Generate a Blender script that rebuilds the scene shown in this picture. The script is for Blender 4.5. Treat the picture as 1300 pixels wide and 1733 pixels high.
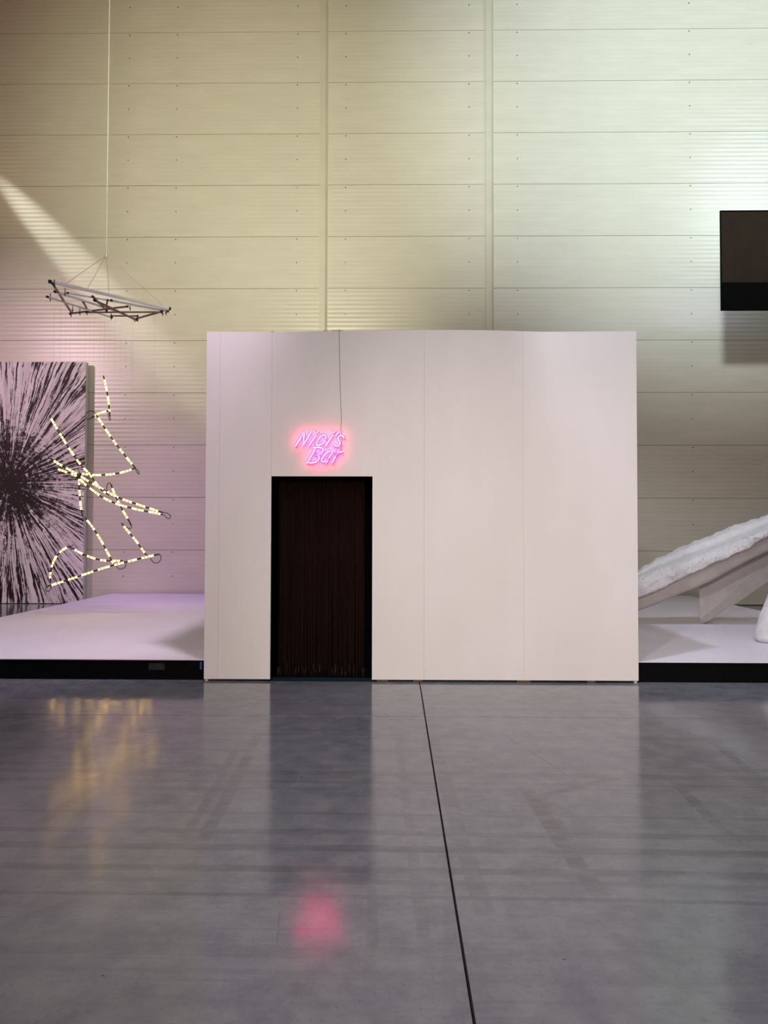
import bpy, bmesh, math, random
from mathutils import Vector, Matrix, noise

for o in list(bpy.data.objects):
    bpy.data.objects.remove(o, do_unlink=True)
scene = bpy.context.scene
COL = scene.collection
R = math.radians

# ------------------------------------------------------------------ camera
F = 1301.0                                   # focal length in pixels of the 1300 x 1733 frame
CAM = Vector((0, 0, 1.55))
MCAM = (Matrix.Rotation(R(0.869), 3, 'Z') @ Matrix.Rotation(R(90 + 1.586), 3, 'X') @ Matrix.Rotation(R(0.137), 3, 'Z'))
cam_data = bpy.data.cameras.new('camera')
cam = bpy.data.objects.new('camera', cam_data)
COL.objects.link(cam)
cam.matrix_world = Matrix.Translation(CAM) @ MCAM.to_4x4()
cam_data.sensor_fit = 'VERTICAL'
cam_data.sensor_height = 36.0
cam_data.lens = F * 36.0 / 1733.0
cam_data.clip_end = 200
scene.camera = cam

# ------------------------------------------------------------------ world and exposure
world = bpy.data.worlds.new('world')
scene.world = world
world.use_nodes = True
world.node_tree.nodes['Background'].inputs[0].default_value = (0.5, 0.55, 0.65, 1)
world.node_tree.nodes['Background'].inputs[1].default_value = 0.02
vs = scene.view_settings
vs.view_transform = 'Standard'
vs.look = 'None'
vs.exposure = -0.06
vs.gamma = 1.0
vs.use_curve_mapping = False

# ------------------------------------------------------------------ lights of the hall and added fills
def aim(o, target):
    d = Vector(target) - o.location
    o.rotation_euler = d.to_track_quat('-Z', 'Y').to_euler()

def spot(name, loc, target, watts, col, angle, blend=0.5, radius=0.12):
    l = bpy.data.lights.new(name, 'SPOT')
    l.energy = watts; l.color = col; l.spot_size = R(angle); l.spot_blend = blend
    l.shadow_soft_size = radius
    o = bpy.data.objects.new(name, l); COL.objects.link(o)
    o.location = loc; aim(o, target)
    return o

def area(name, loc, target, watts, col, sx, sy):
    l = bpy.data.lights.new(name, 'AREA')
    l.shape = 'RECTANGLE'; l.size = sx; l.size_y = sy; l.energy = watts; l.color = col
    o = bpy.data.objects.new(name, l); COL.objects.link(o)
    o.location = loc; aim(o, target)
    return o

# daylight from the high window strip of the right wall, between two added fills
area('ambient_fill', (0, -11.6, 4.2), (0, 16, 4.2), 520, (1.0, 0.60, 0.44), 18, 7)  # added broad warm fill from behind the camera, no gate is built
area('window_daylight', (13.6, 4.5, 12.0), (7, 14, 9), 130, (0.80, 0.92, 1.0), 6, 3)
area('overhead_fill', (0, 2.0, 13.7), (0, 2.001, 0), 540, (0.78, 0.90, 1.0), 14, 5)  # added overhead fill that lights the floor evenly
# theatre spots over the stage, then two added fills for the box front
spot('stage_spot_right', (-0.8, 6.4, 8.0), (-5.2, 10.8, 0.2), 1750, (0.97, 0.80, 1.0), 54, 0.7, 0.30)
spot('stage_spot_left', (0.9, 6.6, 8.0), (5.2, 10.4, 0.2), 850, (0.76, 0.82, 1.0), 50, 0.5, 0.12)
spot('front_fill', (-3.0, -2.0, 8.0), (2.2, 8.0, 2.6), 1450, (0.95, 0.95, 1.0), 44, 1.0, 0.25)  # added to brighten the box face more than the wall
spot('front_fill_low', (-1.0, -4.0, 4.5), (1.2, 8.0, 0.0), 3500, (0.93, 0.82, 0.78), 42, 1.0, 0.25)  # added peach fill for the lower box front
# wall washer from the right, three added wall fills, grazing streak beam
spot('wall_wash_right', (12.5, 6.0, 13.2), (7.2, 16.9, 12.0), 2300, (0.72, 0.95, 1.0), 58, 1.0, 0.6)
spot('wall_fill_front', (-1.0, -2.0, 6.0), (8.3, 16.9, 12.3), 15500, (0.88, 1.0, 0.98), 51, 1.0, 0.4)  # added to brighten the upper right wall, highlight hidden behind the box
spot('wall_fill_middle', (-2.0, 4.5, 7.0), (-3.0, 16.9, 9.4), 4100, (1.0, 0.96, 0.66), 60, 1.0, 0.3)  # added for the wall gradient, its cone edge leaves the top dark
spot('warm_top_fill', (-13.0, 9.0, 12.6), (-4.0, 16.9, 11.5), 200, (1.0, 0.42, 0.10), 90, 1.0, 0.3)  # added warm tint for the top of the wall
spot('wall_streak', (-12.6, 16.1, 13.4), (-7.1, 16.9, 7.5), 9000, (1.0, 1.0, 0.92), 6.5, 0.9, 0.03)
# coloured lamps
spot('pink_spot', (-11.6, 6.0, 7.6), (-8.0, 16.9, 3.8), 2300, (1.0, 0.66, 0.80), 44, 1.0, 0.2)
spot('violet_spot', (-6.0, 13.0, 9.0), (-4.5, 15.8, 0.2), 1000, (0.70, 0.34, 1.0), 45, 1.0, 0.15)
spot('lavender_spot', (9.5, 9.5, 8.2), (6.4, 16.0, 5.6), 190, (0.62, 0.50, 1.0), 34, 1.0, 0.14)
spot('amber_spot', (11.8, 5.0, 5.6), (8.2, 16.9, 4.2), 60, (1.0, 0.46, 0.26), 50, 1.0, 0.06)

# ------------------------------------------------------------------ pixel helpers (a ray from the camera, depth from what the thing touches)
def ray(px, py):
    return MCAM @ Vector(((px - 650) / F, -(py - 866.5) / F, -1))
def atY(px, py, Y):
    d = ray(px, py); return CAM + d * ((Y - CAM.y) / d.y)
def atZ(px, py, z):
    d = ray(px, py); return CAM + d * ((z - CAM.z) / d.z)

# ------------------------------------------------------------------ materials
class NT:
    def __init__(self, name):
        self.m = bpy.data.materials.new(name)
        self.m.use_nodes = True
        self.t = self.m.node_tree
        self.b = self.t.nodes['Principled BSDF']
        self.o = self.t.nodes['Material Output']
    def n(self, typ, **kw):
        nd = self.t.nodes.new(typ)
        for k, v in kw.items():
            setattr(nd, k, v)
        return nd
    def link(self, a, b):
        self.t.links.new(a, b)
    def put(self, sock, v):
        if isinstance(v, bpy.types.NodeSocket):
            self.link(v, sock)
        else:
            sock.default_value = v
    def math(self, op, a, b=0.0, c=0.0, clamp=False):
        nd = self.n('ShaderNodeMath', operation=op, use_clamp=clamp)
        for s, v in zip(nd.inputs, (a, b, c)):
            self.put(s, v)
        return nd.outputs[0]
    def noise(self, vec, scale=5.0, detail=4.0, rough=0.55, dist=0.0):
        nd = self.n('ShaderNodeTexNoise')
        if vec is not None:
            self.link(vec, nd.inputs['Vector'])
        nd.inputs['Scale'].default_value = scale
        nd.inputs['Detail'].default_value = detail
        nd.inputs['Roughness'].default_value = rough
        nd.inputs['Distortion'].default_value = dist
        return nd.outputs['Fac']
    def mapping(self, vec, scale=(1, 1, 1), rot=(0, 0, 0), loc=(0, 0, 0)):
        nd = self.n('ShaderNodeMapping')
        self.link(vec, nd.inputs['Vector'])
        nd.inputs['Scale'].default_value = scale
        nd.inputs['Rotation'].default_value = rot
        nd.inputs['Location'].default_value = loc
        return nd.outputs[0]
    def coord(self, kind='Object'):
        return self.n('ShaderNodeTexCoord').outputs[kind]
    def remap(self, v, a, b, c, d):
        nd = self.n('ShaderNodeMapRange')
        nd.clamp = True
        self.put(nd.inputs[0], v)
        for i, x in enumerate((a, b, c, d)):
            self.put(nd.inputs[i + 1], x)
        return nd.outputs[0]
    def mix(self, f, a, b):
        nd = self.n('ShaderNodeMix', data_type='RGBA')
        self.put(nd.inputs[0], f)
        self.put(nd.inputs[6], a); self.put(nd.inputs[7], b)
        return nd.outputs[2]
    def bump(self, h, strength=0.2, dist=0.01):
        nd = self.n('ShaderNodeBump')
        nd.inputs['Strength'].default_value = strength
        nd.inputs['Distance'].default_value = dist
        self.link(h, nd.inputs['Height'])
        self.link(nd.outputs[0], self.b.inputs['Normal'])
    def set(self, col=None, rough=None, metal=None, spec=None):
        if col is not None: self.put(self.b.inputs['Base Color'], col)
        if rough is not None: self.put(self.b.inputs['Roughness'], rough)
        if metal is not None: self.put(self.b.inputs['Metallic'], metal)
        if spec is not None: self.put(self.b.inputs['Specular IOR Level'], spec)

def c4(r, g, b): return (r, g, b, 1.0)

def mat_plain(name, a, b, scale=6.0, rough=0.6, metal=0.0, spec=0.5, bump=0.0):
    t = NT(name)
    v = t.noise(t.coord(), scale, 5, 0.6)
    f = t.remap(v, 0.3, 0.7, 0, 1)
    t.set(t.mix(f, c4(*a), c4(*b)), rough, metal, spec)
    if bump:
        t.bump(v, bump, 0.01)
    return t.m

def mat_emit(name, col, strength):
    t = NT(name)
    v = t.noise(t.coord(), 9, 2)
    t.set(c4(*col), 0.4)
    t.put(t.b.inputs['Emission Color'], c4(*col))
    t.put(t.b.inputs['Emission Strength'], t.remap(v, 0.2, 0.8, strength * 0.9, strength * 1.1))
    return t.m

def mat_cladding():
    t = NT('cream_cladding')
    co = t.coord()
    v = t.noise(t.mapping(co, (0.6, 1, 3.0)), 1.6, 5, 0.6)
    g = t.noise(t.mapping(co, (40, 40, 40)), 3.0, 2, 0.5)
    c = t.mix(t.remap(v, 0.3, 0.7, 0, 1), c4(0.66, 0.635, 0.545), c4(0.72, 0.695, 0.605))
    t.set(c, t.remap(g, 0.3, 0.7, 0.26, 0.32), 0.0, 0.5)
    return t.m

def mat_floor():
    t = NT('polished_concrete')
    co = t.n('ShaderNodeNewGeometry').outputs['Position']
    sep = t.n('ShaderNodeSeparateXYZ'); t.link(co, sep.inputs[0])
    X, Y = sep.outputs[0], sep.outputs[1]
    cloud = t.noise(co, 0.9, 6, 0.62)
    mott = t.noise(co, 5.5, 6, 0.65)
    fine = t.noise(co, 40, 5, 0.65)
    streak = t.noise(t.mapping(co, (0.22, 9.0, 1)), 1.0, 6, 0.6)
    streak2 = t.noise(t.mapping(co, (0.9, 26.0, 1)), 1.0, 4, 0.6)
    base = t.mix(t.remap(cloud, 0.3, 0.7, 0, 1), c4(0.122, 0.126, 0.158), c4(0.184, 0.188, 0.226))
    base = t.mix(t.remap(mott, 0.35, 0.75, 0.0, 0.8), base, c4(0.255, 0.257, 0.275))
    base = t.mix(t.remap(fine, 0.55, 0.72, 0.0, 0.5), base, c4(0.10, 0.097, 0.105))
    # tyre and scrubber marks: bands along lines n.p = d, broken up by noise
    wob = t.noise(co, 0.7, 2, 0.5)
    acc = None
    def band(nx, ny, d, w, amt, lo=-99, hi=99):
        nonlocal acc
        p = t.math('ADD', t.math('MULTIPLY', X, nx), t.math('MULTIPLY', Y, ny))
        p = t.math('ADD', p, t.math('MULTIPLY', t.math('SUBTRACT', wob, 0.5), 0.06))
        dist = t.math('ABSOLUTE', t.math('SUBTRACT', p, d))
        m = t.remap(dist, w * 0.75, w, amt, 0.0)
        q = t.math('SUBTRACT', t.math('MULTIPLY', X, ny), t.math('MULTIPLY', Y, nx))
        m = t.math('MULTIPLY', m, t.remap(q, lo, lo + 0.4, 0, 1))
        m = t.math('MULTIPLY', m, t.remap(q, hi - 0.4, hi, 1, 0))
        acc = m if acc is None else t.math('MAXIMUM', acc, m)
    for d, w, a in ((5.0, .05, .55), (4.82, .025, .5), (4.28, .02, .5), (4.02, .04, .6), (3.82, .045, .75),
                    (3.58, .04, .65), (3.46, .03, .4), (3.32, .02, .7), (5.95, .03, .35), (2.88, .05, .3), (7.15, .03, .3)):
        band(0.012, 1.0, d, w, a)
    for d, w, a, lo, hi in ((0.36, .05, .55, -6.3, -3.0), (0.10, .03, .4, -6.3, -2.6), (-0.10, .025, .35, -6, -2.5),
                            (0.62, .03, .2, -6, -2)):
        band(1.0, 0.03, d + 0.10, w, a, -hi * 0 + lo, hi)
    def line(ax, ay, bx, by, w, amt):
        A = atZ(ax, ay, 0); B = atZ(bx, by, 0)
        dx, dy = B.x - A.x, B.y - A.y
        L = math.hypot(dx, dy); nx, ny = -dy / L, dx / L
        d = nx * A.x + ny * A.y
        qa, qb = A.x * ny - A.y * nx, B.x * ny - B.y * nx
        band(nx, ny, d, w, min(1.0, amt * 1.8), min(qa, qb), max(qa, qb))
    for a in ((880, 1320, 1030, 1540, .05, .5), (905, 1330, 1010, 1500, .03, .3), (1190, 1240, 1300, 1330, .04, .4),
              (1130, 1310, 1250, 1430, .04, .35), (1110, 1600, 1180, 1733, .05, .4), (850, 1365, 1090, 1305, .04, .4),
              (290, 1240, 30, 1420, .05, .3), (300, 1235, 120, 1345, .03, .35), (440, 1240, 330, 1450, .04, .35),
              (410, 1250, 300, 1440, .03, .3), (0, 1590, 110, 1480, .04, .3), (470, 1515, 468, 1640, .006, .8),
              (835, 1232, 1010, 1345, .006, .8), (1150, 1232, 1300, 1300, .02, .3), (760, 1380, 760, 1733, .03, .2)):
        line(*a)
    brk = t.noise(t.mapping(co, (2.0, 7.0, 1)), 1.3, 5, 0.7)
    acc = t.math('MULTIPLY', acc, t.remap(brk, 0.36, 0.58, 0.15, 0.8))
    s1 = t.remap(streak, 0.54, 0.74, 0.0, 0.36)
    s2 = t.remap(streak2, 0.58, 0.75, 0.0, 0.35)
    marks = t.math('MAXIMUM', acc, t.math('MAXIMUM', s1, s2), clamp=True)
    base = t.mix(t.math('MULTIPLY', marks, 0.85), base, c4(0.075, 0.073, 0.078))
    spk = t.noise(t.mapping(co, (14, 30, 1)), 1.0, 1, 0.5)
    base = t.mix(t.remap(spk, 0.80, 0.83, 0.0, 0.9), base, c4(0.025, 0.022, 0.024))
    lt = t.noise(t.mapping(co, (5, 16, 1)), 1.0, 3, 0.6)
    base = t.mix(t.remap(lt, 0.68, 0.80, 0.0, 0.35), base, c4(0.34, 0.33, 0.35))
    rough = t.remap(mott, 0.3, 0.7, 0.09, 0.15)
    rough = t.math('ADD', rough, t.math('MULTIPLY', marks, 0.06))
    t.set(base, rough, 0.0, 0.36)
    t.bump(fine, 0.05, 0.002)
    return t.m

def mat_white_board():
    t = NT('white_emulsion_board')
    co = t.coord()
    v = t.noise(t.mapping(co, (1.2, 1, 0.5)), 1.3, 4, 0.6)
    g = t.noise(co, 90, 3, 0.6)
    t.set(t.mix(t.remap(v, 0.3, 0.7, 0, 1), c4(0.72, 0.68, 0.655), c4(0.77, 0.735, 0.715)), 0.75, 0, 0.3)
    t.bump(g, 0.06, 0.003)
    return t.m

def mat_deck():
    t = NT('white_vinyl_deck')
    co = t.coord()
    v = t.noise(co, 0.8, 5, 0.6)
    sc = t.noise(t.mapping(co, (0.5, 5, 1), (0, 0, 0.5)), 1.2, 5, 0.7)
    c = t.mix(t.remap(v, 0.3, 0.7, 0, 1), c4(0.75, 0.70, 0.78), c4(0.82, 0.77, 0.85))
    c = t.mix(t.remap(sc, 0.64, 0.74, 0, 0.25), c, c4(0.42, 0.38, 0.40))
    t.set(c, 0.5, 0, 0.35)
    return t.m

def mat_painting(cx, cz):
    t = NT('burst_print')
    co = t.n('ShaderNodeNewGeometry').outputs['Position']
    sep = t.n('ShaderNodeSeparateXYZ'); t.link(co, sep.inputs[0])
    wv = t.math('MULTIPLY', t.math('SUBTRACT', t.noise(co, 1.5, 3), 0.5), 0.12)
    dx = t.math('ADD', t.math('SUBTRACT', sep.outputs[0], cx), wv)
    dz = t.math('SUBTRACT', sep.outputs[2], cz)
    r = t.math('SQRT', t.math('ADD', t.math('MULTIPLY', dx, dx), t.math('MULTIPLY', dz, dz)))
    ux, uz = t.math('DIVIDE', dx, r), t.math('DIVIDE', dz, r)
    def radial(k, m):
        cb = t.n('ShaderNodeCombineXYZ')
        t.link(t.math('MULTIPLY', ux, k), cb.inputs[0]); t.link(t.math('MULTIPLY', uz, k), cb.inputs[1])
        t.link(t.math('MULTIPLY', r, m), cb.inputs[2])
        return cb.outputs[0]
    fine = t.noise(radial(72, 1.4), 1.0, 3, 0.62)
    mid = t.noise(radial(21, 0.8), 1.0, 2, 0.5)
    broad = t.noise(radial(8.5, 0.5), 1.0, 2, 0.5)
    grit = t.noise(co, 13, 5, 0.75)
    v = t.math('ADD', t.math('MULTIPLY', fine, 0.56), t.math('ADD', t.math('MULTIPLY', mid, 0.26), t.math('MULTIPLY', broad, 0.18)))
    v = t.math('ADD', v, t.math('MULTIPLY', t.math('SUBTRACT', grit, 0.5), t.remap(r, 0.3, 1.7, 0.80, 0.14)))
    thr = t.remap(r, 0.1, 1.25, 0.67, 0.482)
    k = t.remap(t.math('SUBTRACT', v, thr), -0.012, 0.012, 0, 1)
    tone = t.mix(t.remap(t.noise(radial(14, .5), 1, 3), .35, .65, 0, 1), c4(0.74, 0.67, 0.72), c4(0.93, 0.89, 0.93))
    t.set(t.mix(k, c4(0.018, 0.010, 0.012), tone), 0.55, 0, 0.3)
    return t.m

def mat_foam():
    t = NT('rough_white_plaster')
    co = t.coord()
    v = t.noise(co, 9, 6, 0.65)
    g = t.noise(co, 55, 4, 0.7)
    t.set(t.mix(t.remap(v, 0.3, 0.7, 0, 1), c4(0.80, 0.80, 0.82), c4(0.90, 0.90, 0.92)), 0.85, 0, 0.2)
    t.bump(t.math('ADD', v, t.math('MULTIPLY', g, 0.6)), 0.9, 0.04)
    return t.m

def mat_foam_smooth_shaded():
    t = NT('smooth_cast_plaster_shaded')
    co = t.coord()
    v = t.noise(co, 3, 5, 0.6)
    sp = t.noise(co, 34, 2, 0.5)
    c = t.mix(t.remap(v, 0.3, 0.7, 0, 1), c4(0.42, 0.39, 0.37), c4(0.52, 0.49, 0.47))  # smooth plaster with the shade on web and fin put into its colour
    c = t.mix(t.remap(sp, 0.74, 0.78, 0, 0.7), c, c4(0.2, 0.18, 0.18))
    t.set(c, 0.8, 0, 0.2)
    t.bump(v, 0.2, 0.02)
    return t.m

def mat_glass_glow(name, col, strength, tint, opacity):
    t = NT(name)
    v = t.noise(t.coord(), 5, 2)
    em = t.n('ShaderNodeEmission')
    em.inputs[0].default_value = c4(*col)
    t.put(em.inputs[1], t.remap(v, 0.2, 0.8, strength * 0.95, strength * 1.05))
    tr = t.n('ShaderNodeBsdfTransparent')
    tr.inputs[0].default_value = c4(*tint)
    mx = t.n('ShaderNodeMixShader')
    mx.inputs[0].default_value = opacity
    t.link(tr.outputs[0], mx.inputs[1]); t.link(em.outputs[0], mx.inputs[2])
    t.link(mx.outputs[0], t.o.inputs[0])
    return t.m

M = {
    'clad': mat_cladding(),
    'backing': mat_plain('joint_backing', (0.10, 0.09, 0.07), (0.15, 0.13, 0.10), 3),
    'trim': mat_plain('cream_flashing', (0.62, 0.60, 0.50), (0.68, 0.66, 0.56), 2, 0.3),
    'screw': mat_plain('dark_screw', (0.05, 0.045, 0.04), (0.12, 0.10, 0.09), 40, 0.4, 0.6),
    'hall': mat_plain('hall_sheeting', (0.42, 0.38, 0.31), (0.48, 0.44, 0.36), 1, 0.6),
    'roof': mat_plain('brown_roof_deck', (0.22, 0.17, 0.11), (0.28, 0.22, 0.15), 1, 0.7),
    'floor': mat_floor(),
    'joint': mat_plain('joint_filler', (0.012, 0.011, 0.011), (0.03, 0.028, 0.028), 20, 0.9, 0, 0.1),
    'board': mat_white_board(),
    'raw': mat_plain('raw_board_edge', (0.07, 0.045, 0.03), (0.13, 0.085, 0.055), 30, 0.9),
    'black': mat_plain('black_felt', (0.002, 0.002, 0.0024), (0.004, 0.004, 0.0045), 30, 0.95, 0, 0.05),
    'skirt': mat_plain('black_skirting', (0.0015, 0.0015, 0.0017), (0.003, 0.003, 0.0034), 12, 0.8, 0, 0.08),
    'teal': mat_plain('dark_teal_carpet', (0.008, 0.022, 0.032), (0.012, 0.03, 0.042), 40, 0.95, 0, 0.1),
    'brown': mat_plain('dark_brown_drape', (0.016, 0.006, 0.005), (0.024, 0.009, 0.007), 20, 0.9, 0, 0.1),
    'string': mat_plain('brown_string', (0.012, 0.006, 0.005), (0.03, 0.013, 0.009), 60, 0.9, 0, 0.1),
    'deck': mat_deck(),
    'foam': mat_foam(),
    'cast_shaded': mat_foam_smooth_shaded(),
    'alu': mat_plain('bright_aluminium', (0.88, 0.90, 0.92), (0.95, 0.96, 0.97), 20, 0.25, 0.0, 0.8),
    'rust': mat_plain('brown_steel_rod', (0.32, 0.21, 0.175), (0.40, 0.27, 0.22), 20, 0.45, 0.3),
    'blackp': mat_plain('black_plastic', (0.012, 0.010, 0.009), (0.02, 0.017, 0.015), 30, 0.45),
    'wire': mat_plain('steel_wire', (0.35, 0.33, 0.30), (0.45, 0.43, 0.40), 30, 0.4, 0.7),
    'palewire': mat_plain('pale_cable', (0.62, 0.60, 0.52), (0.70, 0.68, 0.60), 30, 0.5),
    'cord': mat_plain('grey_cord', (0.34, 0.30, 0.29), (0.40, 0.36, 0.35), 30, 0.6),
    'lit': mat_glass_glow('warm_tube_halo', (1.0, 0.62, 0.12), 1.3, (1.0, 0.93, 0.7), 0.5),  # yellow glowing shell stands in for the halo around the core
    'filament': mat_emit('warm_tube_core', (1.0, 0.65, 0.20), 15.0),
    'glow': mat_glass_glow('pink_neon_glass', (1.0, 0.008, 0.60), 1.2, (1.0, 0.6, 0.9), 0.55),
    'core': mat_emit('neon_core', (1.0, 0.15, 0.24), 28.0),
    'screen': mat_plain('dark_brown_screen', (0.022, 0.015, 0.011), (0.028, 0.020, 0.014), 3, 0.9, 0, 0.1),
    'edge': mat_plain('painting_edge', (0.62, 0.62, 0.60), (0.70, 0.70, 0.68), 8, 0.6),
}

# ------------------------------------------------------------------ mesh helpers
def link(o, parent=None):
    COL.objects.link(o)
    if parent is not None:
        o.parent = parent
    return o

def mesh_of(name, V, Fc, mat, smooth=False):
    me = bpy.data.meshes.new(name)
    me.from_pydata([tuple(v) for v in V], [], Fc)
    for m in (mat if isinstance(mat, (list, tuple)) else [mat]):
        me.materials.append(m)
    if smooth:
        me.polygons.foreach_set('use_smooth', [True] * len(me.polygons))
    me.update()
    return me

def obj(name, V, Fc, mat, parent=None, smooth=False, loc=None):
    o = bpy.data.objects.new(name, mesh_of(name, V, Fc, mat, smooth))
    if loc is not None:
        o.location = loc
    return link(o, parent)

def bevel(o, w=0.006, seg=2):
    md = o.modifiers.new('bevel', 'BEVEL'); md.width = w; md.segments = seg; md.limit_method = 'ANGLE'
    return o

def empty(name, loc=(0, 0, 0)):
    o = bpy.data.objects.new(name, None)
    o.location = loc
    o.empty_display_size = 0.1
    return link(o)

def tag(o, label=None, cat=None, group=None, kind=None):
    if label: o['label'] = label
    if cat: o['category'] = cat
    if group: o['group'] = group
    if kind: o['kind'] = kind
    return o

class MB:
    def __init__(self): self.V = []; self.F = []
    def add(self, V, Fc):
        k = len(self.V); self.V += [Vector(v) for v in V]; self.F += [tuple(i + k for i in f) for f in Fc]
    def box(self, x0, x1, y0, y1, z0, z1):
        self.add([(x, y, z) for x in (x0, x1) for y in (y0, y1) for z in (z0, z1)],
                 [(0, 1, 3, 2), (4, 6, 7, 5), (0, 4, 5, 1), (2, 3, 7, 6), (0, 2, 6, 4), (1, 5, 7, 3)])
    def tube(self, pts, r, n=8, caps=True):
        pts = [Vector(p) for p in pts]
        rings = []
        up = None
        for i, p in enumerate(pts):
            a = pts[max(i - 1, 0)]; b = pts[min(i + 1, len(pts) - 1)]
            d = (b - a)
            if d.length < 1e-9: d = Vector((0, 0, 1))
            d.normalize()
            if up is None:
                up = Vector((0, 1, 0)) if abs(d.y) < 0.9 else Vector((1, 0, 0))
            s = d.cross(up)
            if s.length < 1e-6: s = d.orthogonal()
            s.normalize(); u = s.cross(d).normalized(); up = u
            rr = r[i] if isinstance(r, (list, tuple)) else r
            rings.append([p + (s * math.cos(2 * math.pi * k / n) + u * math.sin(2 * math.pi * k / n)) * rr for k in range(n)])
        V = [v for ring in rings for v in ring]; Fc = []
        for i in range(len(rings) - 1):
            for k in range(n):
                k2 = (k + 1) % n
                Fc.append((i * n + k, i * n + k2, (i + 1) * n + k2, (i + 1) * n + k))
        if caps:
            Fc.append(tuple(range(n - 1, -1, -1)))
            Fc.append(tuple(range((len(rings) - 1) * n, len(rings) * n)))
        self.add(V, Fc)
    def build(self, name, mat, parent=None, smooth=False, origin=None):
        off = Vector(origin) if origin is not None else Vector((0, 0, 0))
        V = [v - off for v in self.V]
        return obj(name, V, self.F, mat, parent, smooth, None if origin is None else off)

def boxobj(name, x0, x1, y0, y1, z0, z1, mat, parent=None, bev=0.0):
    """box whose vertices are relative to the parent (parent empties are unrotated)"""
    p = parent.location if parent is not None else Vector((0, 0, 0))
    m = MB(); m.box(x0 - p.x, x1 - p.x, y0 - p.y, y1 - p.y, z0 - p.z, z1 - p.z)
    o = m.build(name, mat, parent)
    if bev: bevel(o, bev)
    return o

def spline(P, n=8):
    P = [Vector(p) for p in P]
    if len(P) < 3:
        return [P[0].lerp(P[1], i / n) for i in range(n + 1)]
    out = []
    for i in range(len(P) - 1):
        p0 = P[i - 1] if i > 0 else P[i] * 2 - P[i + 1]
        p1, p2 = P[i], P[i + 1]
        p3 = P[i + 2] if i + 2 < len(P) else P[i + 1] * 2 - P[i]
        for k in range(n):
            t = k / n
            out.append(0.5 * ((2 * p1) + (p2 - p0) * t + (2 * p0 - 5 * p1 + 4 * p2 - p3) * t * t + (3 * p1 - p0 - 3 * p2 + p3) * t ** 3))
    out.append(P[-1])
    return out

# ------------------------------------------------------------------ the hall
WY = 16.9            # inner face of the clad back wall
CEIL = 14.0
HX0, HX1, HY0 = -14.0, 14.0, -12.0

# floor: four slabs with open saw-cut joints between them
floor = tag(boxobj('floor', HX0, HX1, HY0, WY + 0.2, -0.30, -0.03, M['joint']), kind='structure')
JX, JY, JW, JW2 = 0.2525, 6.553, 0.0055, 0.006
for (x0, x1) in ((HX0, JX - JW), (JX + JW, HX1)):
    for (y0, y1) in ((HY0, JY - JW2), (JY + JW2, WY + 0.2)):
        boxobj('slab', x0, x1, y0, y1, -0.03, 0.0, M['floor'], floor)

tag(boxobj('ceiling', HX0, HX1, HY0, WY + 0.2, CEIL, CEIL + 0.2, M['roof']), kind='structure')
tag(boxobj('wall_left', HX0 - 0.2, HX0, HY0, WY + 0.2, -0.3, CEIL, M['hall']), kind='structure')
tag(boxobj('wall_right', HX1, HX1 + 0.2, HY0, WY + 0.2, -0.3, CEIL, M['hall']), kind='structure')
tag(boxobj('wall_front', HX0, HX1, HY0 - 0.2, HY0, -0.3, CEIL, M['hall']), kind='structure')

# back wall of micro-ribbed sandwich panels
wall = tag(boxobj('wall_back', HX0, HX1, WY + 0.014, WY + 0.2, 0, CEIL, M['backing']), kind='structure')
PH, PZ0, RIB, GAP = 1.161, 0.014, 12, 0.009
STRIPS = [atY(548, 300, WY).x, atY(828.5, 300, WY).x]
def panel_mesh(x0, x1, h):
    V, Fc = [], []
    n = RIB * 8
    zs = [GAP / 2 + (h - GAP) * i / n for i in range(n + 1)]
    for i, z in enumerate(zs):
        y = 0.0009 * (1 - math.cos(2 * math.pi * RIB * i / n))
        V += [(x0, y, z), (x1, y, z)]
    for i in range(n):
        Fc.append((2 * i, 2 * i + 1, 2 * i + 3, 2 * i + 2))
    me = mesh_of('panel', V, Fc, M['clad'], True)
    # lips folded back into the joints, flat shaded
    k = len(V)
    V2 = V + [(x0, 0.016, zs[0]), (x1, 0.016, zs[0]), (x0, 0.016, zs[-1]), (x1, 0.016, zs[-1]),
              (x0, 0, zs[0]), (x1, 0, zs[0]), (x0, 0, zs[-1]), (x1, 0, zs[-1])]
    F2 = Fc + [(k, k + 1, k + 5, k + 4), (k + 6, k + 7, k + 3, k + 2)]
    me = bpy.data.meshes.new('panel')
    me.from_pydata(V2, [], F2)
    me.materials.append(M['clad'])
    me.polygons.foreach_set('use_smooth', [True] * len(Fc) + [False, False])
    me.update()
    return me
cols = [(HX0, STRIPS[0]), (STRIPS[0], STRIPS[1]), (STRIPS[1], HX1)]
for (x0, x1) in cols:
    me = panel_mesh(x0, x1, PH)
    for k in range(12):
        o = bpy.data.objects.new('panel', me)
        o.location = (0, WY - 0.0018, PZ0 + k * PH)
        link(o, wall)
# screws: two to a panel on every post line
mb = MB()
for px in (218, 299.5, 503.5, 585.5, 794, 875.5, 1167.5):
    x = atY(px, 200, WY).x
    for k in range(12):
        for f in (0.955, 0.50):
            z = PZ0 + (k + f) * PH
            if z < CEIL - 0.1:
                mb.tube([(x, WY - 0.012, z), (x, WY + 0.005, z)], 0.0125, 6)
tag(mb.build('screws', M['screw'], wall), kind='stuff')
# cover flashings over the vertical panel joints
for i, x in enumerate(STRIPS):
    m = MB()
    prof = [(-0.095, 0.0), (-0.092, -0.055), (0.040, -0.055), (0.090, -0.008), (0.092, 0.0)]
    V = [(x + a, WY + b, z) for z in (0.0, CEIL) for a, b in prof]
    n = len(prof)
    m.add(V, [(k, k + 1, n + k + 1, n + k) for k in range(n - 1)])
    tag(m.build('trim_%d' % (i + 1), M['trim']), kind='structure')

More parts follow.
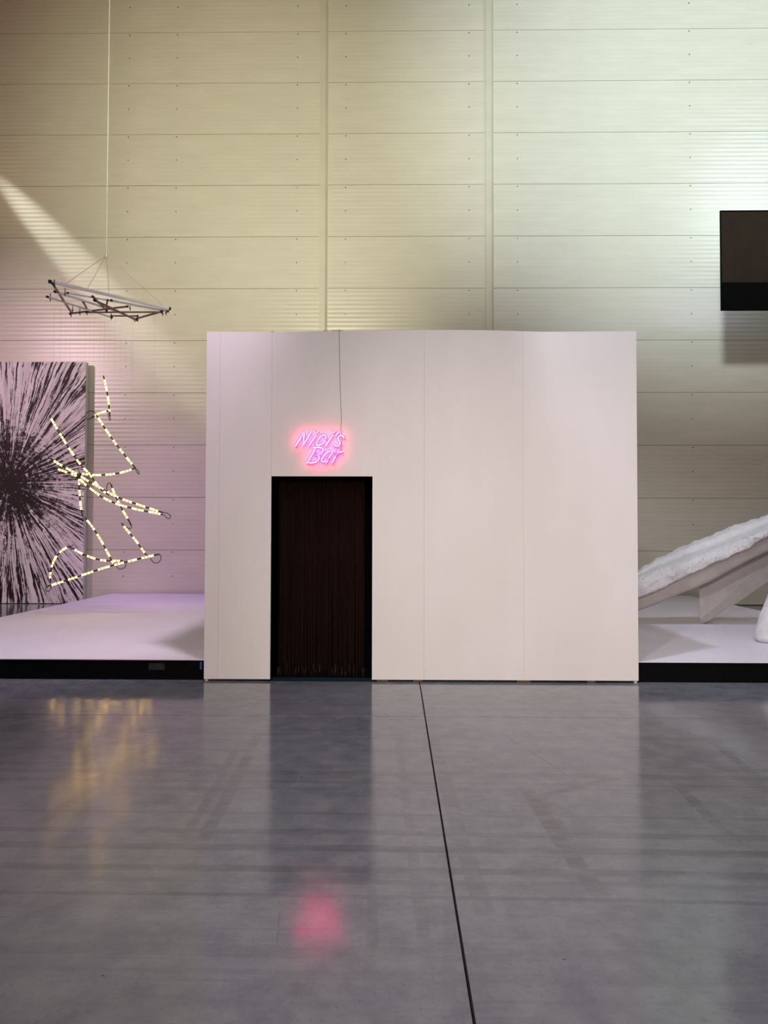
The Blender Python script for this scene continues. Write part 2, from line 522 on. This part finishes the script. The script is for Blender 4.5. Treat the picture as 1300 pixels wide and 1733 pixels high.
# ------------------------------------------------------------------ stage platforms
FY = 8.11; PT = 0.215
BX0, BX1 = atY(345, 1145, 8.06).x, atY(1081, 1145, 8.06).x
BY1 = 11.6
def platform(label, outer, inner, meet, side):
    t = empty('stage_platform', ((outer + inner) / 2, FY, 0)); tag(t, label, 'platform', 'white stage platforms')
    p = t.location
    back = 16.82
    poly = [(outer, FY), (inner, FY), (inner, BY1 + 0.03), (meet, BY1 + 0.03), (meet, back), (outer, back)]
    def slab(name, z0, z1, mat, inset):
        q = []
        for (x, y) in poly:
            q.append((x + (inset if x == outer else 0) * side, y + (inset if y == FY else 0)))
        n = len(q)
        V = [(x - p.x, y - p.y, z) for z in (z0, z1) for x, y in q]
        o = obj(name, V, [tuple(range(n))[::-1], tuple(range(n, 2 * n))] + [(i, (i + 1) % n, n + (i + 1) % n, n + i) for i in range(n)], mat, t)
        bm = bmesh.new(); bm.from_mesh(o.data); bmesh.ops.recalc_face_normals(bm, faces=bm.faces); bm.to_mesh(o.data); bm.free()
        return o
    slab('deck', PT - 0.008, PT, M['deck'], 0.0)
    slab('skirt', 0.0, PT - 0.008, M['skirt'], 0.01)
    return t
pl = platform('low white stage deck left of the pink neon bar, under the hanging light tubes', -6.22, BX0 - 0.005, 0.26, 1)
pr = platform('low white stage deck right of the white bar, under the plaster sculpture', 6.38, BX1 + 0.005, 0.27, -1)
# wear on the left skirt: a scuff and a blue cable end
p = pl.location
A = atY(264, 1129, FY)
boxobj('scuff', A.x - 0.08, A.x + 0.09, FY + 0.008, FY + 0.0102, A.z - 0.03, A.z + 0.04,
       mat_plain('grey_scuff', (0.002, 0.002, 0.002), (0.03, 0.03, 0.033), 45, 0.9), pl)
A = atY(340, 1125, FY)
boxobj('tape', A.x - 0.012, A.x + 0.010, FY + 0.007, FY + 0.011, A.z - 0.05, A.z + 0.03,
       mat_plain('blue_tape', (0.02, 0.04, 0.22), (0.03, 0.06, 0.3), 30, 0.6), pl)

# ------------------------------------------------------------------ the white bar box
BF = 8.06
bar = empty('bar_booth', ((BX0 + BX1) / 2, BF, 0))
tag(bar, 'large plain white box room with a dark doorway under the pink neon', 'booth')
bp = bar.location
DX0, DX1 = atY(458, 1000, BF).x, atY(630, 1000, BF).x
DZ = atY(545, 806, BF).z
TH = 0.035
def bx(px): return atY(px, 850, BF).x
seams = [BX0, bx(371), bx(461), bx(718), bx(886), BX1]
def top_z(x):
    pts = [(346, 560.5), (371, 561), (460, 562.0), (560, 560), (720, 558.3), (820, 558.6), (886, 560.6), (930, 561.6), (1000, 561), (1078, 560.2)]
    px = (x - BX0) / (BX1 - BX0) * 735 + 346
    for (a, ya), (b, yb) in zip(pts, pts[1:]):
        if a <= px <= b or b == 1078:
            t = min(max((px - a) / (b - a), 0), 1)
            return atY(px, ya + (yb - ya) * t, BF).z
def bot_z(x): return 0.022 + 0.004 * (x - BX0) / (BX1 - BX0)
def board(x0, x1, door=None, name='board'):
    """one upright sheet of the front, its top edge slightly wavy, with an optional doorway cut from its left side"""
    g = 0.0006
    x0 += g; x1 -= g
    top = [(x0 + (x1 - x0) * i / 6, top_z(x0 + (x1 - x0) * i / 6)) for i in range(7)]
    if door:
        out = [(x0, DZ), (door, DZ), (door, bot_z(door)), (x1, bot_z(x1))] + top[::-1]
    else:
        out = [(x0, bot_z(x0)), (x1, bot_z(x1))] + top[::-1]
    n = len(out)
    V = [(x - bp.x, y, z) for y in (0.0, TH) for x, z in out]
    o = obj(name, V, [tuple(range(n)), tuple(range(2 * n - 1, n - 1, -1))] + [(i, n + i, n + (i + 1) % n, (i + 1) % n) for i in range(n)], M['board'], bar)
    bm = bmesh.new(); bm.from_mesh(o.data); bmesh.ops.recalc_face_normals(bm, faces=bm.faces); bm.to_mesh(o.data); bm.free()
    return o
board(seams[0], seams[1]); board(seams[1], DX0); board(DX0, seams[3], door=DX1); board(seams[3], seams[4]); board(seams[4], seams[5])
HB = 3.56
boxobj('side_panel', BX0 + 0.004, BX0 + 0.035, BF + TH, BY1, 0.0, HB, M['board'], bar)
boxobj('side_panel', BX1 - 0.035, BX1 - 0.004, BF + TH, BY1, 0.0, HB, M['board'], bar)
boxobj('back_panel', BX0 + 0.035, BX1 - 0.035, BY1 - 0.035, BY1, 0.0, HB, M['board'], bar)
boxobj('roof_panel', BX0 + 0.004, BX1 - 0.004, BF + TH, BY1, HB, HB + 0.03, M['board'], bar)
# black entrance passage behind the doorway
CX0, CX1 = atY(474, 1000, 9.05).x, atY(614, 1000, 9.05).x
boxobj('passage_wall', DX0 - 0.10, DX0 - 0.06, BF + TH + 0.002, 9.2, 0.0, 2.6, M['black'], bar)
boxobj('passage_wall', DX1 + 0.06, DX1 + 0.10, BF + TH + 0.002, 9.2, 0.0, 2.6, M['black'], bar)
boxobj('passage_ceiling', DX0 - 0.10, DX1 + 0.10, BF + TH + 0.002, 9.2, 2.6, 2.64, M['black'], bar)
boxobj('passage_back', DX0 - 0.06, DX1 + 0.06, 9.16, 9.2, 0.0, 2.6, M['black'], bar)
boxobj('carpet', DX0 - 0.055, DX1 + 0.055, BF + 0.005, 8.26, 0.001, 0.006, M['teal'], bar)
boxobj('carpet', DX0 - 0.055, DX1 + 0.055, 8.262, 9.15, 0.001, 0.006, M['black'], bar)
# shims under the front sheets and torn tape on the top edge
for px, w in ((648, .06), (708, .05), (886, .07), (1000, .04)):
    x = bx(px)
    boxobj('shim', x - w, x + w, BF + 0.012, BF + 0.16, 0.0, bot_z(x), M['raw'], bar)
for px, w in ((459, .014), (549, .022), (570, .06)):
    x = bx(px); z = top_z(x)
    boxobj('tape_scrap', x - w, x + w, BF + 0.004, BF + 0.03, z - 0.004, z + 0.006, M['screw'], bar)

# heavy brown drape at the end of the passage, folded
dr = MB()
N = 60
for i in range(N + 1):
    x = CX0 + (CX1 - CX0) * i / N
    y = 9.05 + 0.03 * math.sin(i * 1.05) + 0.012 * math.sin(i * 2.7)
    dr.V += [Vector((x, y, 0.012)), Vector((x, y, 2.58)), Vector((x, y + 0.012, 0.012)), Vector((x, y + 0.012, 2.58))]
for i in range(N):
    a, b = 4 * i, 4 * i + 4
    dr.F += [(a, b, b + 1, a + 1), (a + 2, a + 3, b + 3, b + 2), (a, a + 2, b + 2, b), (a + 1, b + 1, b + 3, a + 3)]
d = dr.build('drape', M['brown'], None, True, (( CX0 + CX1) / 2, 9.05, 0.012))
tag(d, 'dark brown folded drape hanging deep inside the doorway', 'curtain')
# string curtain
sc = empty('string_curtain', ((DX0 + DX1) / 2, 8.30, 0))
tag(sc, 'dark string curtain of fine brown threads filling the doorway', 'curtain')
q = sc.location
boxobj('rail', DX0 - 0.055, DX1 + 0.055, 8.29, 8.31, DZ + 0.08, DZ + 0.10, M['blackp'], sc)
rnd = random.Random(4)
mb = MB()
S0, S1 = atY(471, 1000, 8.3).x, atY(617, 1000, 8.3).x
for i in range(150):
    x = S0 + (S1 - S0) * (i + rnd.uniform(0.1, 0.9)) / 150
    zb = rnd.choice([0.01, 0.012, 0.03, 0.06, 0.10])
    y = 8.30 + rnd.uniform(-0.008, 0.008)
    xb = x + rnd.uniform(-0.012, 0.012)
    mb.tube([(x - q.x, y - q.y, DZ + 0.085), ((x + xb) / 2 - q.x + rnd.uniform(-.004, .004), y - q.y, 1.1), (xb - q.x, y - q.y, zb)], 0.0017, 4, False)
tag(mb.build('strings', M['string'], sc), kind='stuff')
mb = MB()
for i in range(26):
    x = rnd.uniform(S0, S1); z = rnd.uniform(0.015, 0.06)
    mb.tube([(x - q.x, -0.011, z), (x - q.x + rnd.uniform(-.004, .004), -0.011, z + rnd.uniform(0.04, 0.10))], 0.0013, 4)
tag(mb.build('frayed_ends', M['raw'], sc), kind='stuff')

# ------------------------------------------------------------------ pink neon sign
SY = BF - 0.055
def zp(u, v):  # from the enlarged sign to the photo, then to the plane of the sign
    return atY(480 + u / 9.286, 700 + v / 9.286, SY)
letters = {
    'letter_n': [[(188, 508), (325, 285), (308, 497), (434, 284)]],
    'letter_i': [[(395, 508), (505, 350)], [(515, 310), (549, 273)]],
    'letter_c': [[(655, 402), (667, 365), (645, 334), (603, 342), (558, 388), (520, 452), (516, 486), (545, 498), (590, 485), (630, 460)]],
    'letter_i.001': [[(655, 512), (770, 340)], [(780, 305), (813, 266)]],
    'apostrophe': [[(820, 347), (869, 289)]],
    'letter_s': [[(951, 386), (928, 352), (890, 344), (856, 372), (862, 414), (886, 450), (880, 488), (846, 511), (806, 500), (784, 474)]],
    'letter_b': [[(465, 535), (540, 528), (602, 541), (622, 572), (604, 610), (555, 640), (487, 648), (535, 658), (560, 688), (544, 730), (488, 765), (402, 775)],
                 [(498, 552), (371, 781)]],
    'letter_a': [[(736, 595), (700, 600), (650, 642), (605, 702), (594, 735), (620, 756), (664, 740), (712, 692)], [(778, 584), (668, 776)]],
    'letter_r': [[(865, 570), (760, 777)], [(818, 668), (848, 626), (888, 603), (932, 602)]],
}
sign = empty('neon_sign', zp(560, 530)); sign.location.y = BF
tag(sign, "glowing pink neon sign reading Nici's Bar above the dark doorway", 'neon sign')
so = sign.location.copy()
for name, strokes in letters.items():
    first = None
    for st in strokes:
        pts = [zp(*a) - so for a in st]
        if len(st) == 2 or name == 'letter_n':
            P = []
            for a, b in zip(pts, pts[1:]):
                P += [a.lerp(b, k / 6) for k in range(6)]
            P.append(pts[-1])
        else:
            P = spline(pts, 5)
        m = MB(); m.tube(P, 0.0150, 10)  # neon glass drawn wider, its bloom put into the shape
        tb = m.build('tube_stroke' if first else name.split('.')[0], M['glow'], first or sign, True)
        first = first or tb
        m = MB(); m.tube(P, 0.0075, 8); m.build('neon_core', M['core'], first, True)
        for e in (P[0], P[-1]):
            m = MB(); m.tube([e + Vector((0, 0.004, 0)), Vector((e.x, -0.001, e.z))], 0.004, 6)
            m.build('standoff', M['blackp'], first, True)
m = MB()
m.tube(spline([zp(905, 262) - so + Vector((0, .045, 0)), zp(908, 400) - so + Vector((0, .04, 0)), zp(906, 545) - so + Vector((0, .045, 0)), zp(868, 575) - so + Vector((0, .03, 0))], 6), 0.003, 6)
m.build('lead_wire', M['cord'], sign, True)
m = MB()
tp = atY(574, 559.5, BF - 0.006)
pts = [Vector((tp.x, BF + 0.05, tp.z + 0.003)), Vector((tp.x, BF + 0.005, tp.z + 0.008)), tp] + [atY(a, b, BF - 0.006) for a, b in ((574.5, 590), (575.3, 640), (577, 690), (577.6, 712), (576.3, 729))]
m.tube(spline(pts, 6), 0.0032, 6)
cd = m.build('power_cord', M['cord'], None, True, (tp.x, BF, atY(576, 729, BF).z))
tag(cd, 'thin grey power cord running down the white box to the neon sign', 'cord')

# ------------------------------------------------------------------ printed panel standing against the back wall
PY = 16.66
pt = atY(145.5, 612.5, PY); pb = atY(139, 1020.5, PY)
cen = atY(14, 818, PY)
pw = 2.0 * (pt.x - cen.x)
panel = empty('burst_panel', (pt.x - pw / 2, PY, 0)); tag(panel, 'tall black and white starburst print standing against the back wall', 'artwork')
lx0, lx1 = -pw / 2, pw / 2
m = MB(); m.box(lx0, lx1, 0.004, 0.13, 0.012, pt.z); m.build('stretcher_box', M['edge'], panel)
m = MB(); m.box(lx0, lx1, 0.0, 0.004, 0.012, pt.z); m.build('print', mat_painting(cen.x, cen.z), panel)
for s in (-0.7, 0.7):
    m = MB(); m.box(s * pw / 2 - 0.05, s * pw / 2 + 0.05, 0.02, 0.10, 0.0, 0.012); m.build('foot', M['blackp'], panel)

# ------------------------------------------------------------------ hanging aluminium frame
FZ = 5.15
fr = empty('suspended_mobile', (atZ(180, 515, FZ).x, atZ(180, 515, FZ).y, FZ))
tag(fr, 'flat mobile of aluminium and brown rods hung above the light tubes', 'mobile')
fo = fr.location.copy()
rods = [  # (x, y) - (x, y), lift, radius, material
    (84, 480, 287, 525.5, .030, .026, 'alu'), (93, 493.5, 203, 528.5, .0, .019, 'alu'), (80, 500, 189, 535, -.02, .017, 'alu'),
    (89, 480, 120.5, 528.5, .0, .018, 'rust'), (119, 528.5, 216, 516.5, -.02, .016, 'rust'), (146, 525, 274, 524.5, -.035, .014, 'rust'),
    (141, 511, 148, 524, .0, .017, 'rust'), (157, 502, 180.5, 525, .0, .018, 'rust'), (160, 505, 231, 538.5, -.03, .019, 'rust'),
    (188, 534.5, 233, 535, .0, .014, 'rust'), (232, 537, 274, 525, -.02, .017, 'rust'), (114, 498, 217, 516.5, .02, .014, 'alu'),
    (188, 509.5, 284, 528, .01, .018, 'alu'), (182, 509, 179, 525, .01, .014, 'rust'),
]
for (a, b, c, d_, lift, r, mt) in rods:
    A, B = atZ(a, b, FZ) - fo, atZ(c, d_, FZ) - fo
    A.z += lift; B.z += lift
    m = MB(); m.tube([A, B], r, 8)
    ro = m.build('rod', M[mt], fr)
    dd = (B - A).normalized()
    for E, e in ((A, dd), (B, -dd)):
        m = MB(); m.tube([E - e * 0.012, E + e * 0.02], r * 1.12, 8); m.build('end_cap', M['blackp'], ro)
for (a, b) in ((85, 502), (110, 493), (120, 529), (135, 526), (147, 526), (180, 522), (188, 534), (228, 538), (233, 537), (220, 518), (275, 527), (281, 526), (92, 479), (123, 521)):
    P = atZ(a, b, FZ) - fo
    m = MB(); m.tube([P + Vector((0, 0, .05)), P + Vector((0.004, 0, -.075))], 0.0065, 6)
    m.tube([P + Vector((0, 0, -.03)), P + Vector((0, 0, -.045))], 0.014, 6)
    m.build('bolt', M['screw'], fr)
ap = atY(180, 432, fo.y) - fo
for (a, b) in ((108, 485), (146, 494), (185, 503), (281, 523.5)):
    P = atZ(a, b, FZ) - fo
    P.z += 0.02
    m = MB(); m.tube([P, ap], 0.0032, 5); m.build('stay_wire', M['wire'], fr)
m = MB(); m.tube([ap + Vector((0, 0, -.05)), ap + Vector((0, 0, .03))], 0.014, 8); m.build('hook', M['wire'], fr)
m = MB(); m.tube([ap, Vector((ap.x, ap.y, CEIL - 0.01 - fo.z))], 0.0055, 6); m.build('cable', M['palewire'], fr)

# ------------------------------------------------------------------ light tubes
def hang(px, py, Y): return atY(px, py, Y)
TD = 12.15
tubes = [
    ('short upright light tube at the very top of the hanging cluster', TD + .05,
     [(175, 636), (178.5, 650), (182.5, 672), (185, 692), (186, 704)],
     [[(186, 704), (187, 710), (185.5, 711), (183.5, 704), (183, 698)]]),
    ('shortest light tube beside the round black cord loop', TD,
     [(155, 707), (165, 701), (175, 697), (184, 695.5)],
     [[(155, 707), (149, 710), (144.5, 705), (147, 698), (154, 695.5), (160, 698), (163, 703)]]),
    ('straight slanting light tube on the upper right, under the round cord loop', TD - .05,
     [(162.5, 702), (170, 713), (190, 743), (210, 769), (229, 792)],
     [[(229, 792), (234, 797), (235.5, 802), (232, 800), (229, 793)]]),
    ('sagging light tube curving under the upper right slanting tube', TD + .05,
     [(229, 792), (212, 798), (190, 802.5), (165, 804), (150, 803), (134, 801.5)],
     [[(134, 801.5), (133.5, 796), (129, 793), (125, 796), (126, 801)]]),
    ('long slanting light tube crossing the starburst print from its upper left', TD - .15,
     [(84.5, 702), (88, 711), (110, 748), (133, 782), (152, 803), (169, 826), (184.5, 838)],
     []),
    ('long upper light tube curving through the middle crossing to the right', TD - .10,
     [(86, 776), (102, 786.5), (132, 803), (150, 814.5), (183, 833), (200, 842), (222, 850), (246, 858), (264, 864), (276, 867.5)],
     [[(276, 867.5), (284, 869), (288.5, 873), (287.5, 877), (283, 877), (278, 872), (274, 871)]]),
    ('long lower light tube curving through the middle crossing to the right', TD + .15,
     [(92, 793), (104, 796), (132, 807), (141, 817), (160, 832), (178, 844), (200, 853.5), (225, 860.5), (246, 865), (262, 868), (275, 871)],
     [[(92, 793), (82, 787), (78, 781), (82, 776), (87, 777)]]),
    ('upright light tube dropping along the right edge of the starburst print', TD,
     [(134, 804), (134, 822), (135.5, 845), (138, 866), (140, 873)],
     [[(140, 873), (140.5, 880), (138.5, 886), (134, 882), (133, 874)]]),
    ('slanting light tube joining the print edge to the lower straight tube', TD + .05,
     [(143, 875.5), (155, 890), (170, 913), (182, 935), (190, 950), (195.5, 957)],
     []),
    ('small slanting light tube right of the middle crossing with a hooked top', TD - .20,
     [(188, 820), (194, 836), (200, 848.5), (209, 866), (217.5, 880), (222, 889)],
     [[(188, 820), (185.5, 817), (182, 819.5), (180.5, 826), (182, 831)], [(222, 889), (222.5, 893), (219, 895), (215, 892)]]),
    ('lower right slanting light tube above the end of the straight tube', TD + .10,
     [(205.5, 885.5), (214, 896), (230, 915), (243, 933), (250, 942)],
     []),
    ('long straight light tube rising to the right at the bottom of the cluster', TD,
     [(81, 992), (93, 988.5), (130, 976.5), (170, 963), (200, 954.5), (230, 947), (264, 939), (270, 938.5)],
     [[(270, 938.5), (272.5, 941), (271.5, 948), (266, 953), (259, 951), (254, 944)], [(81, 992), (77, 996), (80, 1001), (85, 998), (86, 992)]]),
    ('strongly bowed light tube in front of the lower starburst print', TD - .05,
     [(120, 925), (113, 926.5), (102, 934), (92, 947), (87, 962), (85, 975), (85.5, 986)],
     [[(120, 925), (124, 922), (118, 928), (124, 929)]]),
    ('sagging light tube meeting the bowed tube at the lower print edge', TD + .10,
     [(121, 927), (138, 936.5), (152, 942.5), (167, 947), (182, 949), (196, 949), (208, 949.5)],
     [[(208, 949.5), (213, 953), (212, 959), (206, 963), (200, 962), (196, 957)]]),
]
rnd = random.Random(11)
UP = TD / F
for (label, Y, path, loops) in tubes:
    P3 = spline([atY(x, y, Y) for x, y in path], 10)
    base = min(P3, key=lambda v: v.z)
    t = empty('light_tube', (base.x, Y, base.z))
    tag(t, label, 'light tube', 'zigzag light tubes hanging over the left deck')
    to = t.location.copy()
    P = [v - to for v in P3]
    L = [0.0]
    for a, b in zip(P, P[1:]): L.append(L[-1] + (b - a).length)
    def at(s):
        s = min(max(s, 0), L[-1])
        for i in range(len(L) - 1):
            if s <= L[i + 1]:
                f = (s - L[i]) / max(L[i + 1] - L[i], 1e-9)
                return P[i].lerp(P[i + 1], f)
        return P[-1]
    m = MB(); m.tube(P, 0.0118, 8); m.build('sleeve', M['blackp'], t, True)
    s = 7 * UP; end = L[-1] - 4 * UP
    kinds = []
    while s < end:
        pat = rnd.choice([(9, 1.8, 4, 1.8, 4, 9), (4, 1.8, 4, 9), (4, 1.8, 9, 9), (4, 1.8, 4, 1.8, 9, 8.5), (9, 1.8, 4, 8), (4, 1.8, 4, 1.8, 4.5, 8)])
        for k, ln in enumerate(pat):
            ln *= UP
            if k % 2 == 0 and k < len(pat) and s + ln <= end + 2 * UP and not (k == len(pat) - 1):
                n = max(2, int(ln / 0.03))
                m = MB(); m.tube([at(s + ln * i / n) for i in range(n + 1)], 0.0166, 8)
                sg = m.build('lit_segment', M['lit'], t, True)
                m = MB(); m.tube([at(s + ln * i / n) for i in range(n + 1)], 0.0132, 6); m.build('glow_core', M['filament'], sg, True)
            s += ln
    for lp in loops:
        m = MB(); m.tube(spline([atY(x, y, Y - 0.01 * (i % 2)) - to for i, (x, y) in enumerate(lp)], 6), 0.0062, 6)
        m.build('cord_loop', M['blackp'], t, True)
    for f in (0.08, 0.92):
        a = at(L[-1] * f)
        m = MB(); m.tube([a, Vector((a.x, a.y, FZ - to.z))], 0.0005, 4); m.build('hanging_wire', M['wire'], t)

# ------------------------------------------------------------------ dark screen hung at the upper right
QY = 13.2
ql = atY(1219.5, 356, QY); qb = atY(1220.5, 525, QY); qm = atY(1220, 478, QY)
sw = 6.0  # unseen right part lengthened so its shadow darkens the lower right wall
scr = empty('hanging_screen', (ql.x + sw / 2, QY, qb.z)); tag(scr, 'dark brown hanging screen with a black lower band at upper right', 'screen')
so2 = scr.location.copy()
def sbox(name, x0, x1, y0, y1, z0, z1, mat):
    m = MB(); m.box(x0, x1, y0, y1, z0, z1); return m.build(name, mat, scr)
H, hb = ql.z - qb.z, qm.z - qb.z
sbox('screen_sheet', -sw / 2 + 0.01, sw / 2 - 0.01, 0.004, 0.02, hb, H - 0.025, M['screen'])
sbox('lower_band', -sw / 2, sw / 2, 0.0, 0.04, 0.0, hb, M['black'])
sbox('top_rail', -sw / 2, sw / 2, 0.0, 0.04, H - 0.025, H, M['black'])
sbox('side_rail', -sw / 2, -sw / 2 + 0.012, 0.0, 0.04, hb, H - 0.025, M['black'])
sbox('side_rail', sw / 2 - 0.012, sw / 2, 0.0, 0.04, hb, H - 0.025, M['black'])
for x in (-1.6, 1.6):
    m = MB(); m.tube([(x, 0.02, H), (x, 0.02, CEIL - 0.01 - so2.z)], 0.006, 6); m.build('cable', M['wire'], scr)

# ------------------------------------------------------------------ white plaster sculpture on the right deck
sp = empty('plaster_sculpture', (4.6, 11.4, PT)); tag(sp, 'rough white plaster beam sculpture leaning across the right deck', 'sculpture')
po = sp.location.copy()
def interp(tab, x):
    for a, b in zip(tab, tab[1:]):
        if x <= b[0] or b is tab[-1]:
            f = (x - a[0]) / (b[0] - a[0])
            return [u + (v - u) * f for u, v in zip(a, b)]
def finish(o, sub=0):
    bm = bmesh.new(); bm.from_mesh(o.data); bmesh.ops.recalc_face_normals(bm, faces=bm.faces); bm.to_mesh(o.data); bm.free()
def rough(v, amp, seed=0):
    p = v + po
    return v + Vector((noise.noise(p * 7 + Vector((seed, 0, 0))), noise.noise(p * 7 + Vector((0, seed + 9, 0))), noise.noise(p * 7 + Vector((0, 0, seed + 5))))) * amp \
        + Vector((noise.noise(p * 22), noise.noise(p * 22 + Vector((3, 3, 3))), noise.noise(p * 22 + Vector((7, 1, 2))))) * amp * 0.5 \
        + Vector((noise.noise(p * 50), noise.noise(p * 50 + Vector((3, 3, 3))), noise.noise(p * 50 + Vector((7, 1, 2))))) * amp * 0.3
# stations: x, top-back y, groove y, lip-top y, lip-bottom y, web-bottom y
beam_tab = [(1015, 1000, 1006, 1008, 1043, 1062), (1050, 982, 990, 993, 1028, 1047), (1082, 964.5, 972, 976, 1012, 1032), (1110, 946, 958, 964, 1001, 1022),
            (1140, 931.5, 947, 953.5, 985, 1008.5), (1170, 917.5, 935, 942, 971, 997), (1200, 906, 924, 932, 958, 984), (1235, 892, 910, 920, 942, 965),
            (1265, 882, 898, 908, 926, 949), (1300, 871, 884, 892, 906, 932), (1340, 858, 868, 876, 888, 912), (1400, 838, 846, 852, 862, 886), (1470, 815, 822, 828, 838, 860)]
def beam_depth(x): return 11.35 - (x - 1030) / 440 * 1.1
V, Fc, mi = [], [], []
NS, SUB = 300, 4
XS = [1015 + 455 * i / NS for i in range(NS + 1)]
for x in XS:
    _, a, g, c, d_, e = interp(beam_tab, x)
    D = beam_depth(x)
    ctl = [(a + 4, D + 0.62, .020), (a + 0.5, D + 0.52, .030), (a + (g - a) * .30, D + 0.40, .030), (a + (g - a) * .42, D + 0.36, .006), (g, D + 0.33, .003),
           (c + 0.5, D + 0.10, .024), (c + (d_ - c) * .15, D + 0.02, .036), (c + (d_ - c) * .55, D - 0.02, .036), (d_, D, .026),
           (d_ - 1, D + 0.12, .006), (e, D + 0.18, .004), (e + 1, D + 0.34, .004), (a + (e - a) * .45, D + 0.62, .012)]
    n = len(ctl) * SUB
    for k in range(len(ctl)):
        p, q2 = ctl[k], ctl[(k + 1) % len(ctl)]
        for m_ in range(SUB):
            f = m_ / SUB
            y, dep, amp = [u + (v - u) * f for u, v in zip(p, q2)]
            v = rough(atY(x, y, dep) - po, amp, 3)
            v.z = max(v.z, 0.0)
            V.append(v)
for i in range(NS):
    for k in range(n):
        k2 = (k + 1) % n
        Fc.append((i * n + k, i * n + k2, (i + 1) * n + k2, (i + 1) * n + k))
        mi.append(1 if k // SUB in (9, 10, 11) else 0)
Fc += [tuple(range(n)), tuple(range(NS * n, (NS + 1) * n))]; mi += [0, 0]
o = obj('beam', V, Fc, [M['foam'], M['cast_shaded']], sp, True)
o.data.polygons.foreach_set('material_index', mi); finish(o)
# fin under the beam: x, top y, crease y, bottom y
fin_tab = [(1184, 990, 1047, 1055), (1192, 986, 1042, 1055), (1220, 972, 1020, 1038.5), (1260, 950, 984, 1012), (1300, 930, 951, 984), (1360, 897, 908, 940), (1420, 868, 874, 905)]
V, Fc = [], []
XS = [1184, 1186, 1190] + [1194 + 226 * i / 40 for i in range(41)]
for x in XS:
    _, a, k_, b = interp(fin_tab, x)
    D = 11.53 - (x - 1184) / 236 * 0.55
    ring = []
    for (y, dep, amp) in ((a - 6, D + .02, .0), (a + 2, D, .003), (k_, D - .02, .004), (b, D + .05, .004), (b - 1, D + .24, .003), (a - 4, D + .26, .0)):
        v = atY(x, y, dep) - po
        v = rough(v, amp, 2)
        v.z = max(v.z, 0.0)
        ring.append(v)
    V += ring
n = 6
for i in range(len(XS) - 1):
    for k in range(n):
        k2 = (k + 1) % n
        Fc.append((i * n + k, i * n + k2, (i + 1) * n + k2, (i + 1) * n + k))
Fc += [tuple(range(n)), tuple(range((len(XS) - 1) * n, len(XS) * n))]
o = obj('fin', V, Fc, M['cast_shaded'], sp, False); finish(o)
# thick rough leg at the frame edge: rises to the right and carries the beam
LY = 9.62
path = [(1316, 1086, .27), (1317, 1072, .27), (1320, 1050, .25), (1328, 1020, .24), (1342, 985, .23), (1362, 945, .22), (1392, 905, .21)]
V, Fc = [], []
st = []
for (a, b) in zip(path, path[1:]):
    for k in range(5):
        f = k / 5; st.append([u + (v - u) * f for u, v in zip(a, b)])
st.append(list(path[-1]))
n = 20
for i, (x, y, r) in enumerate(st):
    c = atY(x, y, LY + 0.9 * max(0, (i - 12) / len(st)))
    for k in range(n):
        an = 2 * math.pi * k / n
        rr = r * (0.82 + 0.18 * min(1, i / 1.5))
        v = c + Vector((math.cos(an) * rr, math.sin(an) * rr * 0.8, 0)) - po
        v = rough(v, 0.018, 1)
        if i == 0 or v.z < 0: v.z = 0
        V.append(v)
for i in range(len(st) - 1):
    for k in range(n):
        k2 = (k + 1) % n
        Fc.append((i * n + k, i * n + k2, (i + 1) * n + k2, (i + 1) * n + k))
Fc += [tuple(range(n)), tuple(range((len(st) - 1) * n, len(st) * n))]
o = obj('leg', V, Fc, M['foam'], sp, True); finish(o)
